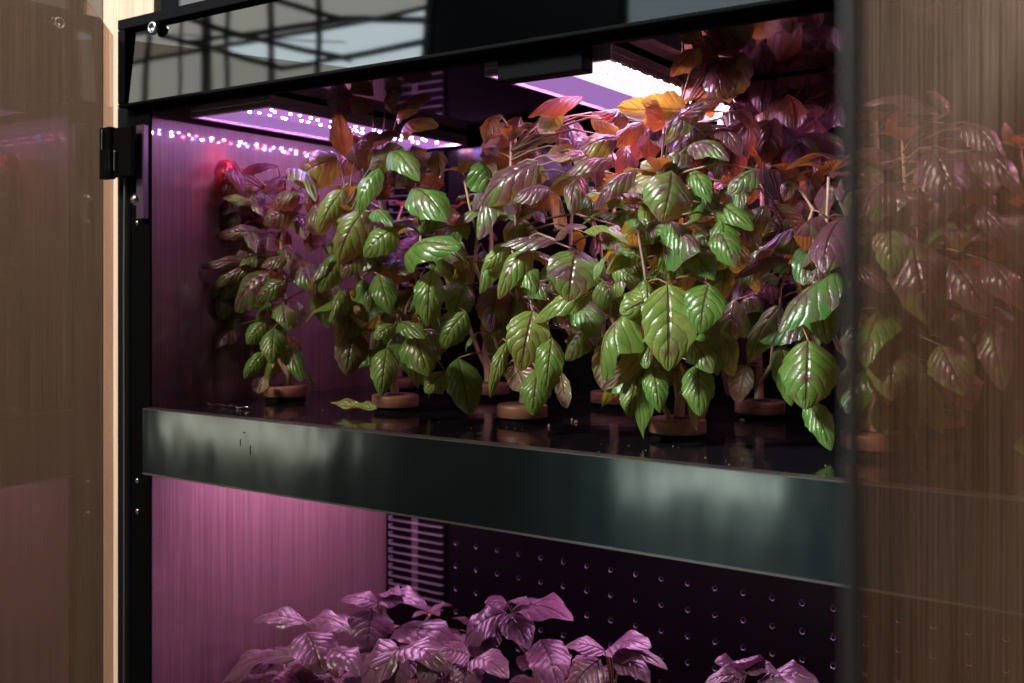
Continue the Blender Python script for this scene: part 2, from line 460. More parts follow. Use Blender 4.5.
# ------------------------------------------------------------------ LED panels
hemi = [(.0032, 0), (.0029, -.0014), (.0018, -.0025), (.0006, -.0029)]
def led_mesh(mat):
    b = MB(); b.lathe(hemi, (0, 0, 0), 8, mat); me = b.build('diode').data
    ob = bpy.data.objects['diode']; bpy.data.objects.remove(ob); return me
LED2 = {'w': led_mat('bright_white_diode', (.88, .60, 1.0), 950), 'r': led_mat('bright_red_diode', (1.0, .06, .14), 900), 'b': led_mat('bright_blue_diode', (.16, .18, 1.0), 600), 'a': led_mat('bright_amber_diode', (1.0, .50, .22), 500)}
DM = {k: led_mesh(LED[k]) for k in LED}; DM2 = {k: led_mesh(LED2[k]) for k in LED2}
def grow_light(x0, x1, bright, label, seed):
    y0, y1, z0 = 1.045, 1.535, .268
    r = empty('grow_light', ((x0+x1)/2, (y0+y1)/2, z0))
    tag(r, label, 'grow light', 'grow lights under the cabinet ceiling')
    c = Vector(r.location)
    b = MB(); fr = M['led_frame']
    b.box(x0, x1, y0, y1, z0+.005, z0+.0145, fr)
    for (a0, a1, c0, c1) in ((x0, x0+.006, y0, y1), (x1-.006, x1, y0, y1), (x0+.006, x1-.006, y0, y0+.006), (x0+.006, x1-.006, y1-.006, y1)):
        b.box(a0, a1, c0, c1, z0-.004, z0+.0049, fr)
    b.build('frame', r, bevel=.0008, origin=c)
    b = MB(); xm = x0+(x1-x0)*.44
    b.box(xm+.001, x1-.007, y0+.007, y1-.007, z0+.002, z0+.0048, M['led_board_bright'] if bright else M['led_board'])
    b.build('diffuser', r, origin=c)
    b = MB(); b.box(x0+.007, xm, y0+.007, y1-.007, z0+.001, z0+.0048, M['led_plate_glow'])
    b.build('metal_plate', r, origin=c)
    for y in (y0+.05, (y0+y1)/2, y1-.05):
        b = MB(); b.lathe([(.004, 0), (.004, .010)], (x1-.02, y, z0+.0146), 8, M['black']); b.build('mounting_stud', r, origin=c)
    rnd = random.Random(seed)
    pat = 'wrwbwawrwbrwaw' if bright else 'wrbwbarwbrwb'
    q = 0
    for row, fx in enumerate((.54, .72, .90) if bright else (.56, .74)):
        n = 15 if bright else 20
        for k in range(n):
            y = y0 + .03 + (y1-y0-.06)*(k + (.33*row))/(n-.2)
            mt = pat[q % len(pat)]; q += 1
            d = bpy.data.objects.new('diode', (DM2 if bright else DM)[mt]); COL.objects.link(d); d.parent = r
            d.location = Vector((x0+(x1-x0)*fx + rnd.uniform(-.005, .005), min(y+rnd.uniform(-.007, .007), y1-.012), z0+.0018)) - c
            d.scale = (1.0, 1.0, 1.0) if bright else (.7, .7, .7)
    return r
grow_light(-1.300, -1.122, False, 'slim grow light with sparse coloured diodes beside the pink veneer wall', 1)
grow_light(-.738, -.558, True, 'dazzling white grow light above the dense basil in the middle', 2)
grow_light(-.100, .062, True, 'grow light behind the smoked glass door above the rightmost basil', 3)
for k, (x0, x1) in enumerate(((-1.300, -1.122), (-.738, -.558), (-.176, .004))):
    b = MB(); b.box(x0, x1, 1.06, 1.52, -.2685, -.2625, M['led_frame']); 
    r = b.build('shelf_light'); tag(r, ['magenta grow light under the shelf beside the veneer wall', 'magenta grow light under the middle of the shelf', 'magenta grow light under the shelf behind the smoked glass'][k], 'grow light', 'grow lights under the shelf')
    b = MB()
    for j in range(4):
        x = x0+.03+j*(x1-x0-.06)/3
        b.box(x-.010, x+.010, 1.08, 1.50, -.274, -.2688, M['led_low'])
    b.build('light_strip', r)

# ------------------------------------------------------------------ leaves
class LeafSet:
    def __init__(s): s.V = []; s.Fc = []; s.UV = []; s.T = []; s.n = 0
    def add(s, B, T, Nn, width, arch=.12, fold=.25, curl=.1, twist=0., tint=(0, 0, 0), nL=18, nW=10, rnd=random, wave=.06):
        B = np.asarray(B, float); T = np.asarray(T, float); ax = T - B; L = np.linalg.norm(ax)
        if L < 1e-4: return
        a = ax/L; Nn = np.asarray(Nn, float); Nn = Nn - a*np.dot(Nn, a); Nn /= np.linalg.norm(Nn)+1e-9
        S = np.cross(a, Nn)
        t = np.linspace(0, 1, nL+1)[:, None]; q = np.linspace(-1, 1, nW+1)[None, :]
        q = np.sign(q)*np.abs(q)**.9
        k1, k2 = rnd.uniform(.50, .66), rnd.uniform(.78, .95)
        tm = k1/(k1+k2); w = (np.clip(t, 1e-4, 1)**k1)*(np.clip(1-t, 0, 1)**k2)/(tm**k1*(1-tm)**k2)
        w = .25*w + .75*np.sin(np.pi*np.clip(t, 1e-4, 1)**.80)**.72
        ph = rnd.uniform(0, 6.3); asym = rnd.uniform(-.06, .06)
        w = w*(1+.035*np.sin(t*34+ph)+.03*np.sin(t*17+ph*2))
        wl = w*(1+asym*np.sign(q))
        half = width/2
        ds = q*wl*half
        fa = fold*(1-.3*t)
        tw = twist*(t-.3)
        bend = rnd.uniform(-.06, .06)*L
        hN = arch*L*4*t*(1-t) - curl*L*t**3 - fa*1.25*np.abs(q)**1.9*wl*half
        hN = hN + wave*L*.75*(q**2)*wl*np.sin(t*rnd.uniform(7, 12)+ph+q*1.3)
        phs = t*5.6 - np.abs(q)**1.4*1.9 + .35
        quilt = np.abs(np.sin(np.pi*phs))
        hN = hN + (quilt*.008 + .003*np.sin(t*19+q*5+ph)*np.cos(q*7-t*9+ph*3))*L*w*(1-np.abs(q)**3) - .018*L*np.exp(-(q/.10)**2)*(w > .05)
        dS = ds*np.cos(tw) + bend*t*t; dN = hN + ds*np.sin(tw)
        P = B[None, None] + a[None, None]*(t*L + 0*q)[..., None] + S[None, None]*dS[..., None] + Nn[None, None]*dN[..., None]
        P[..., 0] = np.clip(P[..., 0], XL+.003, XR-.003); P[..., 1] = np.clip(P[..., 1], YF-.05, YB-.014); P[..., 2] = np.minimum(P[..., 2], ZC-.003)
        low = ZT+.004 if B[2] > ZT else ZFL+.004
        P[..., 2] = np.maximum(P[..., 2], low)
        i0 = s.n; cnt = (nL+1)*(nW+1)
        s.V.append(P.reshape(-1, 3)); s.n += cnt
        idx = i0 + np.arange(cnt).reshape(nL+1, nW+1)
        f = np.stack([idx[:-1, :-1], idx[:-1, 1:], idx[1:, 1:], idx[1:, :-1]], -1).reshape(-1, 4)
        s.Fc.append(f)
        uv = np.stack([np.broadcast_to((q+1)/2, w.shape[:1]+(nW+1,)), np.broadcast_to(t, (nL+1, nW+1))], -1).reshape(-1, 2)
        s.UV.append(uv)
        s.T.append(np.tile([tint[0], tint[1], rnd.random(), 1], (cnt, 1)))
    def build(s, name, parent, origin):
        V = np.concatenate(s.V) - np.asarray(origin); Fc = np.concatenate(s.Fc); UV = np.concatenate(s.UV); T = np.concatenate(s.T)
        me = bpy.data.meshes.new(name); me.vertices.add(len(V)); me.vertices.foreach_set('co', V.ravel())
        me.loops.add(Fc.size); me.loops.foreach_set('vertex_index', Fc.ravel().astype(np.int32))
        me.polygons.add(len(Fc)); me.polygons.foreach_set('loop_start', np.arange(0, Fc.size, 4, dtype=np.int32))
        me.polygons.foreach_set('loop_total', np.full(len(Fc), 4, np.int32)) if False else None
        me.polygons.foreach_set('use_smooth', np.ones(len(Fc), bool))
        me.update(calc_edges=True)
        l = me.uv_layers.new(name='UVMap'); l.data.foreach_set('uv', UV[Fc.ravel()].ravel())
        ca = me.color_attributes.new('tint', 'FLOAT_COLOR', 'POINT'); ca.data.foreach_set('color', T.ravel())
        me.materials.append(M['leaf']); me.validate()
        o = bpy.data.objects.new(name, me); COL.objects.link(o); o.parent = parent
        return o

def norm(v): v = np.asarray(v, float); return v/(np.linalg.norm(v)+1e-9)

class Plant:
    def __init__(s, x, y, zbase, ztop, seed, label, group, lean=(0, 0), nbr=3, leaves=1.0, spread=.07, purple=.3, collar=True, big=1., base_clear=.06, hue=None):
        s.x, s.y, s.zb, s.zt = x, y, zbase, ztop
        s.r = random.Random(seed); s.LS = LeafSet(); s.ST = MB(); s.label = label; s.group = group
        s.purple = purple; s.big = big; s.nodes = []; s.collar = collar; s.hue = hue
        r = s.r
        h = ztop-zbase
        # main stem
        n = 9; pts = []
        for k in range(n+1):
            f = k/n
            pts.append(np.array([x+lean[0]*f*f+r.uniform(-.006, .006)*(k > 0), y+lean[1]*f*f+r.uniform(-.006, .006)*(k > 0), zbase+.005+h*f*.92]))
        s.ST.tube(pts, [.0065*(1-.75*(k/n)) + .0008 for k in range(n+1)], 7, M['stem'])
        s.branches = [(pts, .12)]
        for j in range(nbr):
            f0 = r.uniform(.10, .45); a = r.uniform(0, 6.28) if j else r.uniform(3.6, 5.6)
            i0 = int(f0*n); p0 = pts[i0]
            ln = h*(1-f0)*r.uniform(.7, .95)
            q = [p0]
            for k in range(1, 8):
                f = k/7
                out = spread*r.uniform(.9, 1.2)*math.sqrt(f)
                q.append(p0+np.array([math.cos(a)*out, math.sin(a)*out, ln*f])+np.array([r.uniform(-.004, .004) for _ in range(3)]))
            s.ST.tube(q, [.0038*(1-.6*(k/7)) for k in range(8)], 6, M['stem'])
            s.branches.append((q, .0))
        for (bp, f_lo) in s.branches:
            L = sum(np.linalg.norm(bp[i+1]-bp[i]) for i in range(len(bp)-1))
            step = .034/leaves; d = base_clear; az = r.uniform(0, 3.14)
            while d < L:
                f = d/L*(len(bp)-1); i = min(int(f), len(bp)-2); p = bp[i]+(bp[i+1]-bp[i])*(f-i)
                rel = (p[2]-zbase)/h
                for sgn in (0, math.pi):
                    if r.random() < .10: continue
                    s.auto_leaf(p, az+sgn+r.uniform(-.35, .35), rel, d/L)
                az += math.pi/2 + r.uniform(-.3, .3); d += step*r.uniform(.7, 1.2)
            tip = bp[-1]; s.rosette(tip, r.uniform(0, 3))
    def auto_leaf(s, p, az, rel, along):
        r = s.r
        young = max(0, (along-.75)/.25)
        ln = r.choice((r.uniform(.030, .055), r.uniform(.055, .085), r.uniform(.06, .095)))*s.big*(1-.45*young)
        pet = r.uniform(.010, .034)*(1-.5*young)
        droop = (-1.15+1.15*rel + .75*young + r.uniform(-.35, .35))
        ho = np.array([math.cos(az), math.sin(az), 0])
        pe = p + ho*pet + UP*pet*r.uniform(-.1, .5)
        d = ho*math.cos(droop)+UP*math.sin(droop)
        T = pe + d*ln
        m = .012
        if T[0] < XL+m or T[1] > YB-m or T[2] > ZC-.006:
            T[0] = max(T[0], XL+m); T[1] = min(T[1], YB-m); T[2] = min(T[2], ZC-.006-r.uniform(0, .02))
        T[1] = max(T[1], YF+.012); T[0] = min(T[0], XR-.01)
        low = ZT if p[2] > ZT else ZFL
        if T[2] < low+.02: T[2] = low+.02+r.uniform(0, .02)
        if pe[2] > ZC-.012: pe[2] = ZC-.012
        nrm = UP*1.0 + ho*.75 + np.array([r.uniform(-.35, .35), r.uniform(-.45, .15), 0])
        pur = s.purple + .65*max(0, rel-.40)/.5 + r.uniform(-.25, .25)
        s.LS.add(pe, T, nrm, ln*r.uniform(.52, .68), arch=r.uniform(.04, .16), fold=r.choice((r.uniform(.1, .6), r.uniform(.5, 1.1), r.uniform(1.0, 1.7))), curl=r.uniform(.0, .5), twist=r.uniform(-1.2, 1.2), wave=r.uniform(.04, .2),
                 tint=(min(1.3, max(0, pur)), max(0, r.gauss(.12, .28)), 0), nL=14, nW=8, rnd=r)
        s.ST.tube([p, (p+pe)/2+UP*.002, pe], [.0014, .0011, .0009], 4, M['petiole'])
    def rosette(s, p, a0, ln=.035):
        r = s.r
        p = np.array(p); p[2] = min(p[2], ZC-.03)
        for k in range(4):
            az = a0+k*math.pi/2+r.uniform(-.2, .2); ho = np.array([math.cos(az), math.sin(az), 0])
            l = ln*(1 if k % 2 else 1.3)*r.uniform(.8, 1.2)
            T = p+ho*l*.8+UP*l*r.uniform(.05, .5); T[2] = min(T[2], ZC-.005)
            s.LS.add(p+ho*.003, T, UP-ho*.3, l*.55, arch=.1, fold=-.2, curl=.15, tint=(min(1, s.purple+.6), .2, 0), nL=12, nW=8, rnd=r)
    def hero(s, bu, bv, tu, tv, w, pur=.2, yel=.2, dY=-.06, dT=-.03, up=.55, side=0., arch=.13, fold=.55, curl=.14, twist=0., under=False, wave=.06, pet=True):
        """one leaf seen in the photograph: base and tip directions, width in px, depth offset from the plant"""
        r = s.r
        dY = dY-.015
        Yb = min(max(s.y+dY, YF+.012), YB-.03); Yt = min(max(Yb+dT, YF+.008), YB-.02)
        B = at(bu, bv, Yb); T = at(tu, tv, Yt)
        if B[0] < XL+.01: B = B*((XL+.01)/B[0])
        if T[0] < XL+.01: T = T*((XL+.01)/T[0])
        z = zc(B); tocam = norm(-B)
        nrm = tocam + UP*up + RT*side
        if under: nrm = -nrm
        s.LS.add(B, T, nrm, w*z/F*1.14, arch=arch, fold=fold, curl=curl, twist=twist, tint=(pur, yel, 0), nL=26, nW=14, rnd=r, wave=wave)
        if pet:   # petiole back to the nearest stem or branch point, a little lower
            best = None
            for bp, _ in s.branches:
                for i in range(len(bp)-1):
                    for f in (0, .33, .66):
                        q = bp[i]+(bp[i+1]-bp[i])*f
                        c = np.linalg.norm(q-B) + .6*max(0, q[2]-B[2]) 
                        if best is None or c < best[0]: best = (c, q)
            q = best[1]; dist = np.linalg.norm(q-B)
            mid = (q+B)/2 + UP*dist*.12
            rr = .0010 if dist < .06 else .0014
            s.ST.tube([q, q*.7+B*.3+UP*dist*.08, mid*.5+(q*.3+B*.7)*.5+UP*dist*.05, B], [rr*1.3, rr*1.1, rr, .0009], 5, M['petiole'])
    def scatter(s, u0, u1, v0, v1, n, wmin, wmax, pur, yel=.2, dY=(-.05, .07), up=.8):
        """fill leaves of the crown between the single ones"""
        r = s.r
        for k in range(n):
            u = r.uniform(u0, u1); v = r.uniform(v0, v1); wd = r.uniform(wmin, wmax); ln = wd*r.uniform(1.3, 1.9)
            f = (v-v0)/max(1, v1-v0)
            a = r.uniform(-1.3, 1.3)*(1.15-f*.5)
            s.hero(u-math.sin(a)*ln*.5, v-math.cos(a)*ln*.5, u+math.sin(a)*ln*.5, v+math.cos(a)*ln*.5*r.uniform(.3, 1), wd, pur+r.uniform(-.3, .3), max(0, yel+r.uniform(-.25, .4)),
                   dY=r.uniform(*dY), dT=r.uniform(-.05, .0), up=up+r.uniform(-.4, .6), side=r.uniform(-.7, .7), fold=r.uniform(.2, 1.0), curl=r.uniform(.05, .35), twist=r.uniform(-.7, .7), wave=r.uniform(.05, .16), under=r.random() < .1, pet=True)
    def finish(s):
        o = empty('basil_plant', (s.x, s.y, s.zb)); org = (s.x, s.y, s.zb)
        tag(o, s.label, 'basil plant', s.group)
        s.ST.build('stem', o, smooth=True, origin=org)
        s.LS.build('foliage', o, org)
        if s.collar:
            b = MB()
            b.lathe([(.0335, .0075), (.0352, .0082), (.0358, .0092), (.0358, .0232), (.0350, .0246), (.0330, .0252), (.0150, .0256)], (0, 0, 0), 40, M['pot'], cap=False)
            b.build('planting_collar', o, smooth=True)
            b = MB(); b.lathe([(.0335, .0), (.0335, .0020), (.0315, .0024), (.0315, .0075)], (0, 0, 0), 32, M['black'], cap=False); b.build('net_cup_rim', o, smooth=True)
            b = MB(); b.lathe([(.0152, .0220), (.0150, .0258), (.008, .0272), (.003, .0277)], (0, 0, 0), 18, M['plug']); b.build('growing_plug', o, smooth=True)
        return o

UG = 'basil plants on the upper shelf'
PA = Plant(-1.262, 1.21, ZT, .175, 11, 'small dark basil on the upper shelf nearest the pink veneer wall', UG, nbr=1, leaves=.72, spread=.04, purple=.42, big=.82, lean=(.0, -.01))
PB = Plant(-1.014, 1.20, ZT, .17, 12, 'basil with twin bare trunks and orange upper leaves, second from the veneer wall', UG, nbr=3, leaves=.7, spread=.075, purple=.12, base_clear=.08, lean=(-.03, 0))
PC = Plant(-.782, 1.20, ZT, .245, 13, 'bushy basil with a drooping olive veined leaf over its brown collar', UG, nbr=3, leaves=.8, spread=.085, purple=.15, base_clear=.08, lean=(-.01, 0))
PD = Plant(-.536, 1.18, ZT, .25, 14, 'tall basil with one big yellow-green leaf hanging before its pale trunk', UG, nbr=3, leaves=.8, spread=.085, purple=.15, base_clear=.09)
PG = Plant(-.300, 1.19, ZT, .215, 15, 'basil behind the smoked glass door with a thin straight trunk in front', UG, nbr=4, leaves=.9, spread=.09, purple=.35)
PI = Plant(-.060, 1.19, ZT, .21, 16, 'rightmost basil, its leaves just entering the frame behind the smoked glass', UG, nbr=3, leaves=.8, spread=.09, purple=.35)
QA = Plant(-1.20, 1.43, ZT, .17, 21, 'basil in the dark rear corner behind the small dark basil', UG, nbr=1, leaves=.5, spread=.05, purple=.6, base_clear=.16)
QB = Plant(-1.00, 1.43, ZT, .19, 22, 'rear row basil half hidden between the twin trunk basil and the bushy one', UG, nbr=1, leaves=.6, spread=.06, purple=.6, base_clear=.16)
QC = Plant(-.760, 1.43, ZT, .19, 23, 'rear row basil whose dark collar shows right of the drooping olive leaf', UG, nbr=2, leaves=.7, spread=.08, purple=.5, base_clear=.15)
QD = Plant(-.520, 1.43, ZT, .225, 24, 'rear row basil standing in a dark collar right of the pale trunk', UG, nbr=3, leaves=.7, spread=.09, purple=1.15, base_clear=.12)
QG = Plant(-.280, 1.43, ZT, .23, 25, 'rear row basil dimly seen through the smoked glass door', UG, nbr=3, leaves=.8, spread=.09, purple=.45)

# --- leaves one can single out in the photograph
H = PD.hero
H(668, 284, 672, 368, 50, .12, .75, dY=-.09, fold=.12, up=.25, arch=.06)
H(709, 284, 698, 331, 36, .05, .15, dY=-.08, fold=.22)
H(698, 364, 701, 413, 29, .08, .25, dY=-.05, up=.2)
H(653, 366, 660, 409, 23, .0, .2, dY=-.06, up=.3)
H(655, 298, 622, 314, 34, .1, .55, dY=-.08, wave=.16, up=.2)
H(692, 340, 712, 368, 26, .3, .3, dY=-.06)
H(645, 345, 606, 394, 20, .5, .3, dY=-.05, under=True)
H(703, 330, 716, 372, 24, .1, .2, dY=-.03)
H(672, 171, 664, 219, 46, .35, .3, dY=-.09, side=.3, up=.8)
H(668, 221, 690, 254, 27, .22, .1, dY=-.07, up=.8)
H(684, 246, 712, 275, 26, .1, .05, dY=-.06)
H(716, 228, 738, 262, 26, .3, .2, dY=-.06)
H(690, 170, 712, 196, 20, .0, .1, dY=-.05)
H(760, 170, 727, 190, 26, .5, .2, dY=-.07, up=1.2)
H(636, 169, 592, 207, 22, .8, .1, dY=-.10, up=1.3, curl=.15)
H(645, 246, 604, 269, 22, .05, .1, dY=-.06, up=.9)
H(640, 240, 672, 222, 18, .1, .2, dY=-.05)
H(715, 205, 750, 225, 24, .15, .2, dY=-.04)
H(722, 218, 728, 250, 26, .1, .1, dY=-.05)
H(702, 105, 664, 140, 26, .6, .6, dY=-.05, up=1.2)
H(675, 122, 720, 98, 16, .9, .0, dY=-.06, up=.4, side=-.4)
H(686, 110, 640, 104, 26, .35, .95, dY=-.02, under=True, up=.4)
H(660, 108, 616, 108, 22, .35, .95, dY=-.03, under=True, up=.4)
H(665, 126, 649, 108, 24, 1., .0, dY=-.07)
H(690, 145, 730, 152, 26, .6, .5, dY=-.06, up=1.3)
H(690, 150, 655, 170, 26, .5, .4, dY=-.05, up=1.3)
H(700, 48, 672, 74, 20, .6, .5, dY=-.03)
H(636, 378, 630, 415, 25, .15, .5, dY=.02)
H(603, 345, 600, 393, 19, .5, .4, dY=-.04, under=True)
H = QD.hero
H(780, 305, 747, 362, 25, .05, .1, dY=-.12, side=-.3)
H(797, 262, 734, 273, 24, .75, .2, dY=-.24, up=1.6, arch=.16)
H(817, 278, 828, 340, 40, .12, .1, dY=-.27, side=-.2, up=.3)
H(800, 252, 834, 286, 34, .7, .2, dY=-.25, up=1.2)
H(808, 340, 808, 407, 50, .22, .25, dY=-.28, up=.25, arch=.08)
H(780, 345, 795, 402, 24, .1, .2, dY=-.24)
H(808, 400, 834, 445, 24, .0, .1, dY=-.25)
H(808, 228, 780, 202, 18, .6, .4, dY=-.22, up=.9)
H(806, 225, 832, 248, 28, .6, .3, dY=-.24, up=1.2)
H(800, 236, 775, 248, 26, .1, .3, dY=-.22)
H(765, 205, 752, 232, 20, .05, .1, dY=-.18)
H(760, 290, 745, 270, 14, .1, .3, dY=-.15)
H(779, 279, 762, 277, 12, .0, .0, dY=-.18)
H(795, 140, 812, 172, 34, .9, .0, dY=-.18, up=.9)
H(790, 180, 786, 198, 14, .4, .4, dY=-.18)
H(790, 150, 770, 168, 30, .9, .0, dY=-.16, up=1.2)
H(735, 300, 728, 345, 26, .35, .3, dY=-.14)
H(745, 365, 735, 405, 22, .4, .3, dY=-.02, under=True)
H = PC.hero
H(576, 250, 568, 299, 48, .5, .35, dY=-.10, up=.5, fold=.10)
H(539, 161, 475, 207, 40, .65, .1, dY=-.09, up=1.0, arch=.12)
H(549, 188, 512, 196, 26, .8, .1, dY=-.10, up=1.3)
H(557, 240, 499, 239, 22, .75, .2, dY=-.10, up=1.9, arch=.05)
H(556, 241, 583, 221, 17, .9, .0, dY=-.11, up=1.3)
H(584, 232, 628, 235, 14, .3, .7, dY=-.08, up=1.6)
H(530, 246, 496, 297, 25, .3, .35, dY=-.09, side=-.4)
H(510, 243, 482, 268, 16, .0, .6, dY=-.08)
H(592, 293, 532, 319, 27, .08, .5, dY=-.09, up=1.1)
H(520, 262, 535, 289, 22, .0, .2, dY=-.08, wave=.15)
H(533, 311, 519, 369, 38, .2, .85, dY=-.10, up=.2, fold=.15)
H(552, 338, 546, 393, 26, .15, .4, dY=-.10, wave=.12)
H(537, 370, 535, 413, 27, .02, .3, dY=-.07)
H(515, 365, 532, 400, 26, .5, .4, dY=-.05, under=True)
H(507, 342, 488, 396, 13, .0, .6, dY=-.05)
H(458, 358, 467, 412, 33, .02, .15, dY=-.02)
H(560, 372, 568, 412, 14, .5, .5, dY=.02, under=True)
H(500, 285, 488, 330, 34, .75, .1, dY=-.02)
H(572, 300, 600, 330, 30, .0, .0, dY=-.03)
H(466, 285, 452, 318, 26, .0, .1, dY=-.04)
H(600, 165, 570, 150, 26, .8, .4, dY=-.08, up=1.2)
H(582, 97, 526, 112, 27, .95, .0, dY=-.08, up=1.4, arch=.08)
H(558, 112, 541, 138, 20, .2, .7, dY=-.08, under=True)
H(618, 138, 575, 150, 28, .6, .8, dY=-.07, up=.8)
H(630, 118, 600, 110, 26, .9, .1, dY=-.07, up=1.3)
H(575, 150, 545, 158, 18, .5, .9, dY=-.07, under=True)
H(610, 160, 565, 172, 22, .8, .3, dY=-.09, up=1.5)
H(643, 122, 612, 146, 20, .9, .2, dY=-.05, up=.8)
H = PB.hero
H(412, 189, 447, 213, 36, .15, .1, dY=-.08, up=.7)
H(379, 168, 354, 213, 22, .02, .1, dY=-.10, side=-.5)
H(390, 152, 419, 172, 26, .15, .1, dY=-.08)
H(338, 158, 291, 182, 36, .3, .95, dY=-.04, up=.5)
H(343, 190, 315, 232, 22, .25, .8, dY=-.08)
H(364, 210, 334, 262, 34, .35, .8, dY=-.10, up=.8)
H(405, 256, 452, 242, 40, .12, .2, dY=-.10, up=.7)
H(395, 228, 363, 256, 30, .05, .3, dY=-.10, up=.8)
H(432, 270, 425, 324, 27, .05, .3, dY=-.09, up=.4)
H(412, 332, 429, 371, 33, .2, .3, dY=-.09, up=.5)
H(387, 348, 381, 394, 25, .02, .45, dY=-.10, up=.3)
H(446, 372, 424, 390, 22, .0, .6, dY=-.08, wave=.15)
H(466, 312, 438, 346, 26, .0, .1, dY=-.07)
H(354, 328, 347, 374, 30, .55, .3, dY=-.05)
H(350, 306, 337, 346, 17, .4, .4, dY=-.06)
H(378, 274, 390, 309, 24, .0, .05, dY=-.09)
H(342, 254, 320, 292, 25, .0, .1, dY=-.08)
H(362, 252, 342, 276, 22, .5, .5, dY=-.09, up=1.)
H(395, 325, 374, 336, 18, .0, .4, dY=-.11)
H(398, 324, 420, 334, 20, .1, .2, dY=-.11)
H(340, 122, 338, 78, 22, .75, .3, dY=-.02, up=-.2)
H(345, 156, 338, 112, 20, .7, .6, dY=-.03, up=-.2)
H(356, 158, 372, 134, 26, .8, .5, dY=-.04)
H(372, 148, 396, 128, 26, .8, .4, dY=-.03, up=1.2)
H(372, 212, 388, 222, 16, .1, .0, dY=-.10)
H(402, 130, 432, 122, 24, .6, .6, dY=-.03)
H(396, 120, 425, 96, 20, .7, .6, dY=-.02)
H(372, 112, 352, 88, 24, .8, .2, dY=-.02)
H(385, 108, 400, 84, 22, .7, .5, dY=-.02)
H(412, 300, 438, 322, 18, .05, .2, dY=-.02)
H = PA.hero
H(268, 273, 230, 309, 36, .6, .15, dY=-.06, up=.9)
H(278, 166, 235, 172, 15, .95, .0, dY=-.03, up=1.5)
H(286, 176, 262, 190, 14, .9, .0, dY=-.03, up=1.4)
H(274, 328, 273, 361, 23, .0, .2, dY=-.06)
H(283, 304, 284, 325, 21, .35, .3, dY=-.07)
H(266, 322, 245, 342, 20, .0, .1, dY=-.05)
H(286, 346, 302, 376, 18, .2, .1, dY=-.03)
H(264, 352, 244, 378, 15, .0, .1, dY=-.03)
H(287, 258, 260, 264, 17, .6, .1, dY=-.06, up=1.3)
H(286, 281, 254, 300, 20, .5, .1, dY=-.06)
H(254, 205, 222, 196, 10, .4, .9, dY=-.05, up=.5)
H(262, 232, 212, 236, 14, .8, .2, dY=-.05, up=.3)
H(255, 262, 200, 266, 12, .7, .5, dY=-.04, up=.5)
H(252, 265, 209, 290, 14, .6, .4, dY=-.05)
H(240, 310, 226, 338, 16, .5, .6, dY=-.03)
H(292, 210, 262, 222, 26, .7, .2, dY=-.04)
H(300, 260, 312, 290, 26, .6, .1, dY=-.02)
H(318, 290, 326, 325, 20, .2, .1, dY=.03)
H(300, 195, 268, 205, 20, .8, .5, dY=-.04)
H(262, 378, 256, 396, 14, .6, .4, dY=-.04, under=True)
H = PG.hero
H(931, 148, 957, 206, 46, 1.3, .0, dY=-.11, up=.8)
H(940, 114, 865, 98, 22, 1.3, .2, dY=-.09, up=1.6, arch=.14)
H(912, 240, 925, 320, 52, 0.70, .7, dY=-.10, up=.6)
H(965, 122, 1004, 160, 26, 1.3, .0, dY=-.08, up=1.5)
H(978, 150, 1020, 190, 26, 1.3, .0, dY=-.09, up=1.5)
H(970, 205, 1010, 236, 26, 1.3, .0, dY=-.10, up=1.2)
H(890, 222, 893, 272, 32, 0.50, .8, dY=-.10, up=.4)
H(895, 338, 890, 398, 46, 0.55, .8, dY=-.09, up=.4)
H(848, 262, 886, 287, 18, 0.95, .4, dY=-.11)
H(868, 160, 846, 220, 40, 0.65, .6, dY=-.06, side=-.4)
H(960, 150, 985, 205, 34, 0.70, .7, dY=-.06)
H(950, 260, 985, 310, 42, 0.85, .4, dY=-.09)
H(985, 260, 1020, 300, 30, 0.95, .4, dY=-.09, up=1.2)
H(940, 345, 962, 392, 36, 0.55, .7, dY=-.08)
H(990, 320, 1002, 388, 30, 0.75, .6, dY=-.06)
H(860, 310, 852, 372, 30, 0.65, .6, dY=-.06)
H(950, 112, 930, 92, 14, 1.05, .2, dY=-.08)
PD.scatter(640, 745, 120, 168, 24, 16, 28, .85, .25, up=1.2)
PD.scatter(615, 745, 165, 300, 30, 12, 28, .35, .2)
PC.scatter(485, 625, 116, 170, 24, 16, 28, .85, .25, up=1.2)
PC.scatter(480, 620, 170, 350, 38, 12, 28, .35, .2)
PB.scatter(335, 440, 142, 190, 12, 16, 26, .7, .5, up=1.1)
PB.scatter(325, 462, 190, 350, 32, 12, 28, .3, .25)
PA.scatter(222, 325, 170, 240, 26, 13, 22, .8, .2, dY=(-.06, .05), up=1.2)
PA.scatter(218, 330, 240, 345, 18, 14, 24, .5, .2, dY=(-.06, .06))
QD.scatter(725, 835, 110, 200, 26, 18, 32, .9, .1, dY=(-.20, -.02), up=1.1)
QD.scatter(715, 835, 200, 340, 26, 12, 30, .4, .15, dY=(-.17, -.02))
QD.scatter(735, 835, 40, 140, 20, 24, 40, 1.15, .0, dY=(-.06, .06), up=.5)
PD.scatter(690, 735, 66, 104, 7, 22, 36, .8, .5, dY=(.0, .10), up=.6)
QC.scatter(560, 660, 220, 360, 8, 18, 30, .45, .2, dY=(-.05, .05))
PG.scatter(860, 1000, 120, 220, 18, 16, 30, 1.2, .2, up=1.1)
PG.scatter(860, 1010, 220, 400, 18, 20, 36, .75, .4)
for P_ in (PA, PB, PC, PD, PG, PI, QA, QB, QC, QD, QG): P_.finish()

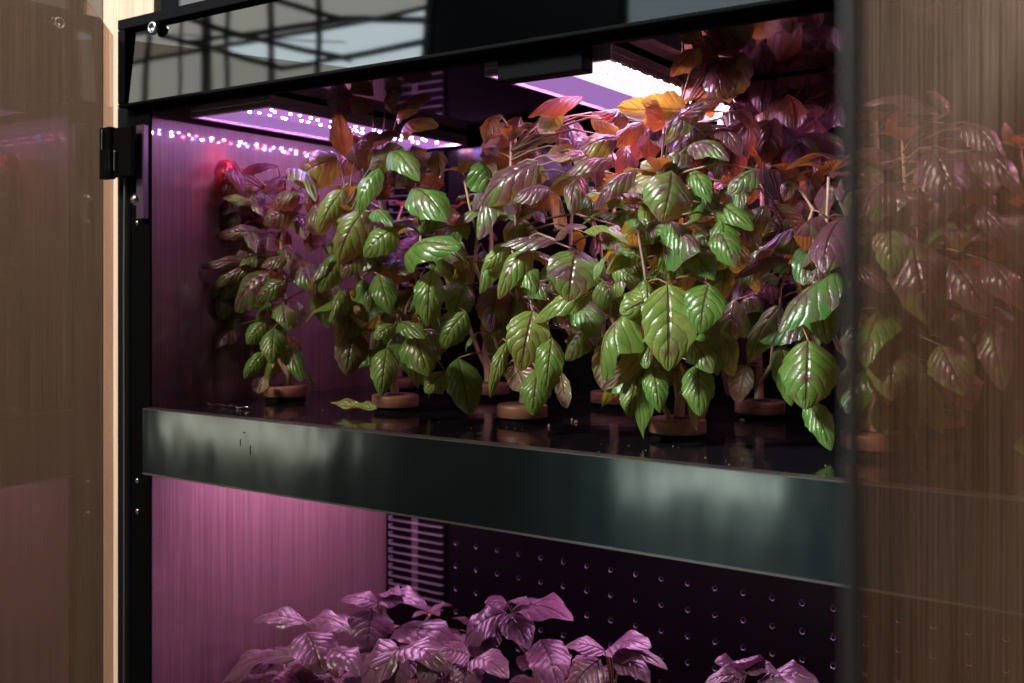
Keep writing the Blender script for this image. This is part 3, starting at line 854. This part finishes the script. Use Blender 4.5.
# lower shelf: purple basil seen from above
LG = 'purple basil plants on the lower shelf'
def low_plant(x, y, ztop, seed, label, heads, nbr=3, spread=.08, leaves=.9):
    P = Plant(x, y, ZFL, ztop-.095, seed, label, LG, nbr=nbr, leaves=leaves, spread=spread, purple=1.0, big=.95)
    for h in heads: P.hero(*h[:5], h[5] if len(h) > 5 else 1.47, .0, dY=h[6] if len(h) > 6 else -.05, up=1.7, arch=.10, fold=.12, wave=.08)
    P.finish()
low_plant(-1.20, 1.20, -.52, 31, 'lowest purple basil in front of the pink veneer wall',
          [(306, 623, 249, 617, 22), (306, 626, 350, 620, 20), (306, 632, 322, 670, 42), (300, 655, 210, 680, 30), (330, 650, 360, 668, 30)])
low_plant(-1.08, 1.36, -.455, 32, 'purple basil with the highest leaf cluster, in front of the air vent',
          [(378, 604, 341, 596, 20), (380, 602, 425, 600, 26), (382, 600, 400, 588, 18), (372, 608, 367, 648, 40), (352, 625, 312, 622, 26), (395, 630, 450, 640, 44)])
low_plant(-.97, 1.18, -.52, 33, 'broad purple basil cropped by the frame below the vent',
          [(398, 648, 356, 680, 46), (402, 648, 446, 664, 36), (440, 655, 420, 683, 30), (398, 650, 392, 690, 40), (470, 655, 440, 650, 30), (472, 660, 508, 668, 32), (470, 662, 462, 692, 30)])
low_plant(-.83, 1.32, -.48, 34, 'purple basil with pointed leaves right of the vent',
          [(505, 612, 460, 640, 40), (508, 605, 486, 600, 20), (510, 604, 525, 600, 16), (512, 610, 567, 612, 36), (508, 614, 528, 645, 30), (540, 640, 560, 683, 40), (495, 628, 482, 652, 22)])
low_plant(-.66, 1.24, -.50, 35, 'purple basil whose tips rise alone before the dimpled wall',
          [(606, 652, 566, 642, 20), (608, 650, 646, 640, 34), (612, 655, 664, 660, 22), (600, 660, 570, 690, 40), (618, 660, 650, 676, 26)], nbr=2)
low_plant(-.47, 1.22, -.51, 36, 'rightmost purple basil, only its top above the frame edge',
          [(744, 672, 718, 660, 26), (744, 670, 752, 654, 30), (746, 674, 774, 668, 20), (742, 676, 706, 680, 18), (760, 680, 812, 676, 34)], nbr=2)
low_plant(-.90, 1.42, -.56, 37, 'rear purple basil sunk in shade between its neighbours', [], nbr=2, leaves=.8)

# fallen leaf and crumbs
LS = LeafSet(); B_ = np.array(at(377, 396, 1.13)); T_ = np.array(at(330, 404, 1.13)); B_[2] = ZT+.012; T_[2] = ZT+.010
LS.add(B_, T_, np.array([-.1, -.5, .7]), .018, arch=.0, fold=-.5, curl=-.05, tint=(.25, 1.0, 0), nL=20, nW=10, rnd=random.Random(5))
fl = LS.build('fallen_leaf', None, tuple(B_)); fl.location = B_
tag(fl, 'dry yellow basil leaf lying on the black tray beside a brown collar', 'leaf')
fm = MB(); pts = []
for k in range(13):
    q = at(203+k*4.0, 397+k*.45, 1.085); q[2] = ZT+.003+.0016*math.sin(k*1.9); q[1] += .003*math.sin(k*2.7); pts.append(q)
fm.tube(pts, [.0008+.0009*abs(math.sin(k*1.3)) for k in range(13)], 6, M['silver'])
tag(fm.build('film_strip', smooth=True), 'crinkled shiny strip of film on the black tray near the veneer wall', 'film strip')
crumbs = MB(); rc = random.Random(9)
for (u, v, s_) in ((576, 423, .003), (742, 421, .0045), (572, 421, .002), (549, 427, .002)):
    q = at(u, v, 1.08); k = -ZT/(-q[2]) ; q = q*(ZT/q[2])
    crumbs.lathe([(s_, .0006), (s_*.7, .003), (s_*.2, .004)], (q[0], q[1], ZT), 5, M['dust'])
c0 = crumbs.build('plant_crumbs'); tag(c0, 'pale dry plant crumbs scattered on the wet black tray', 'debris', kind='stuff')
b = MB()
for k in range(60):
    x = rc.uniform(-1.3, -.2); y = rc.uniform(1.005, 1.15)
    s_ = rc.uniform(.0004, .0010)
    b.lathe([(s_, .0002), (s_*.5, .0008)], (x, y, ZT), 5, M['dust'])
tag(b.build('dust_specks'), 'tiny pale specks of dust along the tray front', 'dust', kind='stuff')

# ------------------------------------------------------------------ surroundings
xoak = at(140, 10, YF+.03)[0]
b = MB()
xw = at(103, 10, YF+.056)[0]
b.box(xw+.001, xoak, YF+.056, YF+.07, -1.35, 1.6, M['oak'])
o = b.build('wall_panelling'); tag(o, 'narrow pale oak wall strip between the cabinet and the brown panelling', 'wall panel', 'wood wall panels beside the cabinet')
b = MB(); b.box(-4.5, xw-.001, YF+.056, YF+.07, -1.35, 1.6, M['walnut'])
o = b.build('wall_panelling'); tag(o, 'brown veneer wall panelling seen through the left glass door', 'wall panel', 'wood wall panels beside the cabinet')
b = MB(); b.box(XR+.09, 4.5, YF+.006, YF+.03, -1.35, 1.6, M['oak_right'])
o = b.build('wall_panelling'); tag(o, 'pale oak wall panelling right of the cabinet, mirrored in the smoked glass', 'wall panel', 'wood wall panels beside the cabinet')
b = MB(); b.box(xoak+.002, XR+.088, YF+.10, YF+.12, .30, 1.6, M['greywall']); tag(b.build('upper_wall'), kind='structure')
b = MB(); b.quad((-10, -5, -1.35), (8, -5, -1.35), (8, 3, -1.35), (-10, 3, -1.35), M['floor']); tag(b.build('floor'), kind='structure')

# windows and roof steel of the room behind the viewer, which the header and the steel shelf front mirror
YW = -3.0
def mir(u, v, yw=YW+.35):      # a point of the room seen by reflection in the header
    d = at(u, v, 1.0); n = np.array([0, -1.0, TILT]); n /= np.linalg.norm(n)
    p0 = np.array([0, YF-.016, .285]); q = d*(np.dot(p0, n)/np.dot(d, n))
    r_ = d - 2*np.dot(d, n)*n; q = q + r_*((yw-q[1])/r_[1]); return tuple(q)
def window(u0, u1, l0, l1, label, psky='pane_sky', pwarm='pane_warm'):
    x0, x1 = mir(u0, 60, YW)[0], mir(u1, 60, YW)[0]
    zs = mir(252, 42, YW)[2]; za = mir(200, 118, YW)[2]
    r = empty('window', ((x0+x1)/2, YW, -1.0)); tag(r, label, 'window', 'windows of the room mirrored in the cabinet')
    o = Vector(r.location)
    b = MB(); b.box(x0, x1, YW-.02, YW, .8, zs-.015, M[psky]); b.build('pane', r, origin=o)
    b = MB(); b.box(at(l0, 440, 5)[0], at(l1, 440, 5)[0], YW-.02, YW, -1.12, -.90, M['pane_low_bright' if psky == 'pane_sky' else 'pane_low']); b.build('low_pane', r, origin=o)
    b = MB(); b.box(x0, x1, YW-.02, YW, zs+.015, zs+2.2, M[pwarm]); b.build('upper_pane', r, origin=o)
    b = MB()
    b.box(x0-.05, x0-.001, YW-.03, YW+.03, -1.3, zs+2.2, M['truss']); b.box(x1+.001, x1+.05, YW-.03, YW+.03, -1.3, zs+2.2, M['truss'])
    b.box(x0, x1, YW-.03, YW+.02, zs-.0145, zs+.0145, M['truss'])
    b.build('frame', r, origin=o)
window(100, 425, 175, 330, 'wide daylit window mirrored at the veneer wall end of the header')
window(625, 835, 640, 785, 'narrow daylit window mirrored at the smoked glass end of the header', 'pane_dim', 'pane_dim')

b = MB(); m = M['truss']
def tr(u0, v0, u1, v1, w): b.bar(mir(u0, v0), mir(u1, v1), w*.72, w*.5, m)
tr(150, 34, 143, 110, .055); tr(183, 10, 180, 100, .03); tr(207, 8, 207, 95, .085); tr(228, 5, 226, 90, .04); tr(270, 0, 270, 88, .055); tr(318, -10, 317, 78, .05)
tr(132, 33, 150, 30, .05); tr(163, 36, 280, 68, .05); tr(280, 68, 345, 58, .04); tr(183, 16, 240, 36, .06); tr(240, 36, 350, 60, .05)
tr(240, 36, 345, 17, .05); tr(183, 44, 240, 34, .04); tr(265, -2, 345, 18, .05); tr(163, 34, 345, 42, .012); tr(345, 58, 430, 40, .05); tr(345, 17, 430, 20, .05)
o = b.build('roof_truss'); tag(o, 'dark steel roof truss crossing the bright window, mirrored in the header', 'truss')

# ------------------------------------------------------------------ world, camera
w = bpy.data.worlds.new('World'); sc.world = w; w.use_nodes = True
w.node_tree.nodes['Background'].inputs[0].default_value = (.75, .85, 1.0, 1)
w.node_tree.nodes['Background'].inputs[1].default_value = .02

la = bpy.data.lights.new('added_key_light', 'AREA'); la.shape = 'DISK'; la.size = .6; la.energy = 255; la.color = (1.0, .99, .96)  # unseen area light added to brighten the plants from the front
lo = bpy.data.objects.new('added_key_light', la); COL.objects.link(lo); lo.location = (-1.85, -1.2, 1.95)
lo.rotation_euler = (Vector((-.6, 1.25, -.05)) - lo.location).to_track_quat('-Z', 'Y').to_euler()
sp = bpy.data.lights.new('red_spot', 'SPOT'); sp.energy = 1.1; sp.color = (1, .04, .12); sp.spot_size = R(95); sp.spot_blend = 1.0; sp.shadow_soft_size = .012
so = bpy.data.objects.new('red_spot', sp); COL.objects.link(so); so.location = (-1.306, 1.125, .258)
so.rotation_euler = (Vector((-1.336, 1.14, .05)) - so.location).to_track_quat('-Z', 'Y').to_euler()
cam = bpy.data.cameras.new('Camera'); co = bpy.data.objects.new('Camera', cam); COL.objects.link(co)
co.location = (0, 0, 0); co.rotation_euler = (R(90), 0, TH)
cam.sensor_width = 36; cam.lens = 36*F/1024; cam.shift_y = -(341.5-HV)/1024
cam.clip_start = .02; cam.clip_end = 100
cam.dof.use_dof = True; cam.dof.focus_distance = 1.28; cam.dof.aperture_fstop = 5.0
sc.camera = co
sc.view_settings.view_transform = 'Standard'; sc.view_settings.look = 'None'; sc.view_settings.exposure = 0; sc.view_settings.gamma = 1
sc.render.engine = 'CYCLES'
cy = sc.cycles
cy.use_denoising = True; cy.max_bounces = 10; cy.diffuse_bounces = 3; cy.glossy_bounces = 5; cy.transparent_max_bounces = 12; cy.transmission_bounces = 4
cy.sample_clamp_indirect = 4; cy.sample_clamp_direct = 0; cy.caustics_reflective = True; cy.blur_glossy = .3
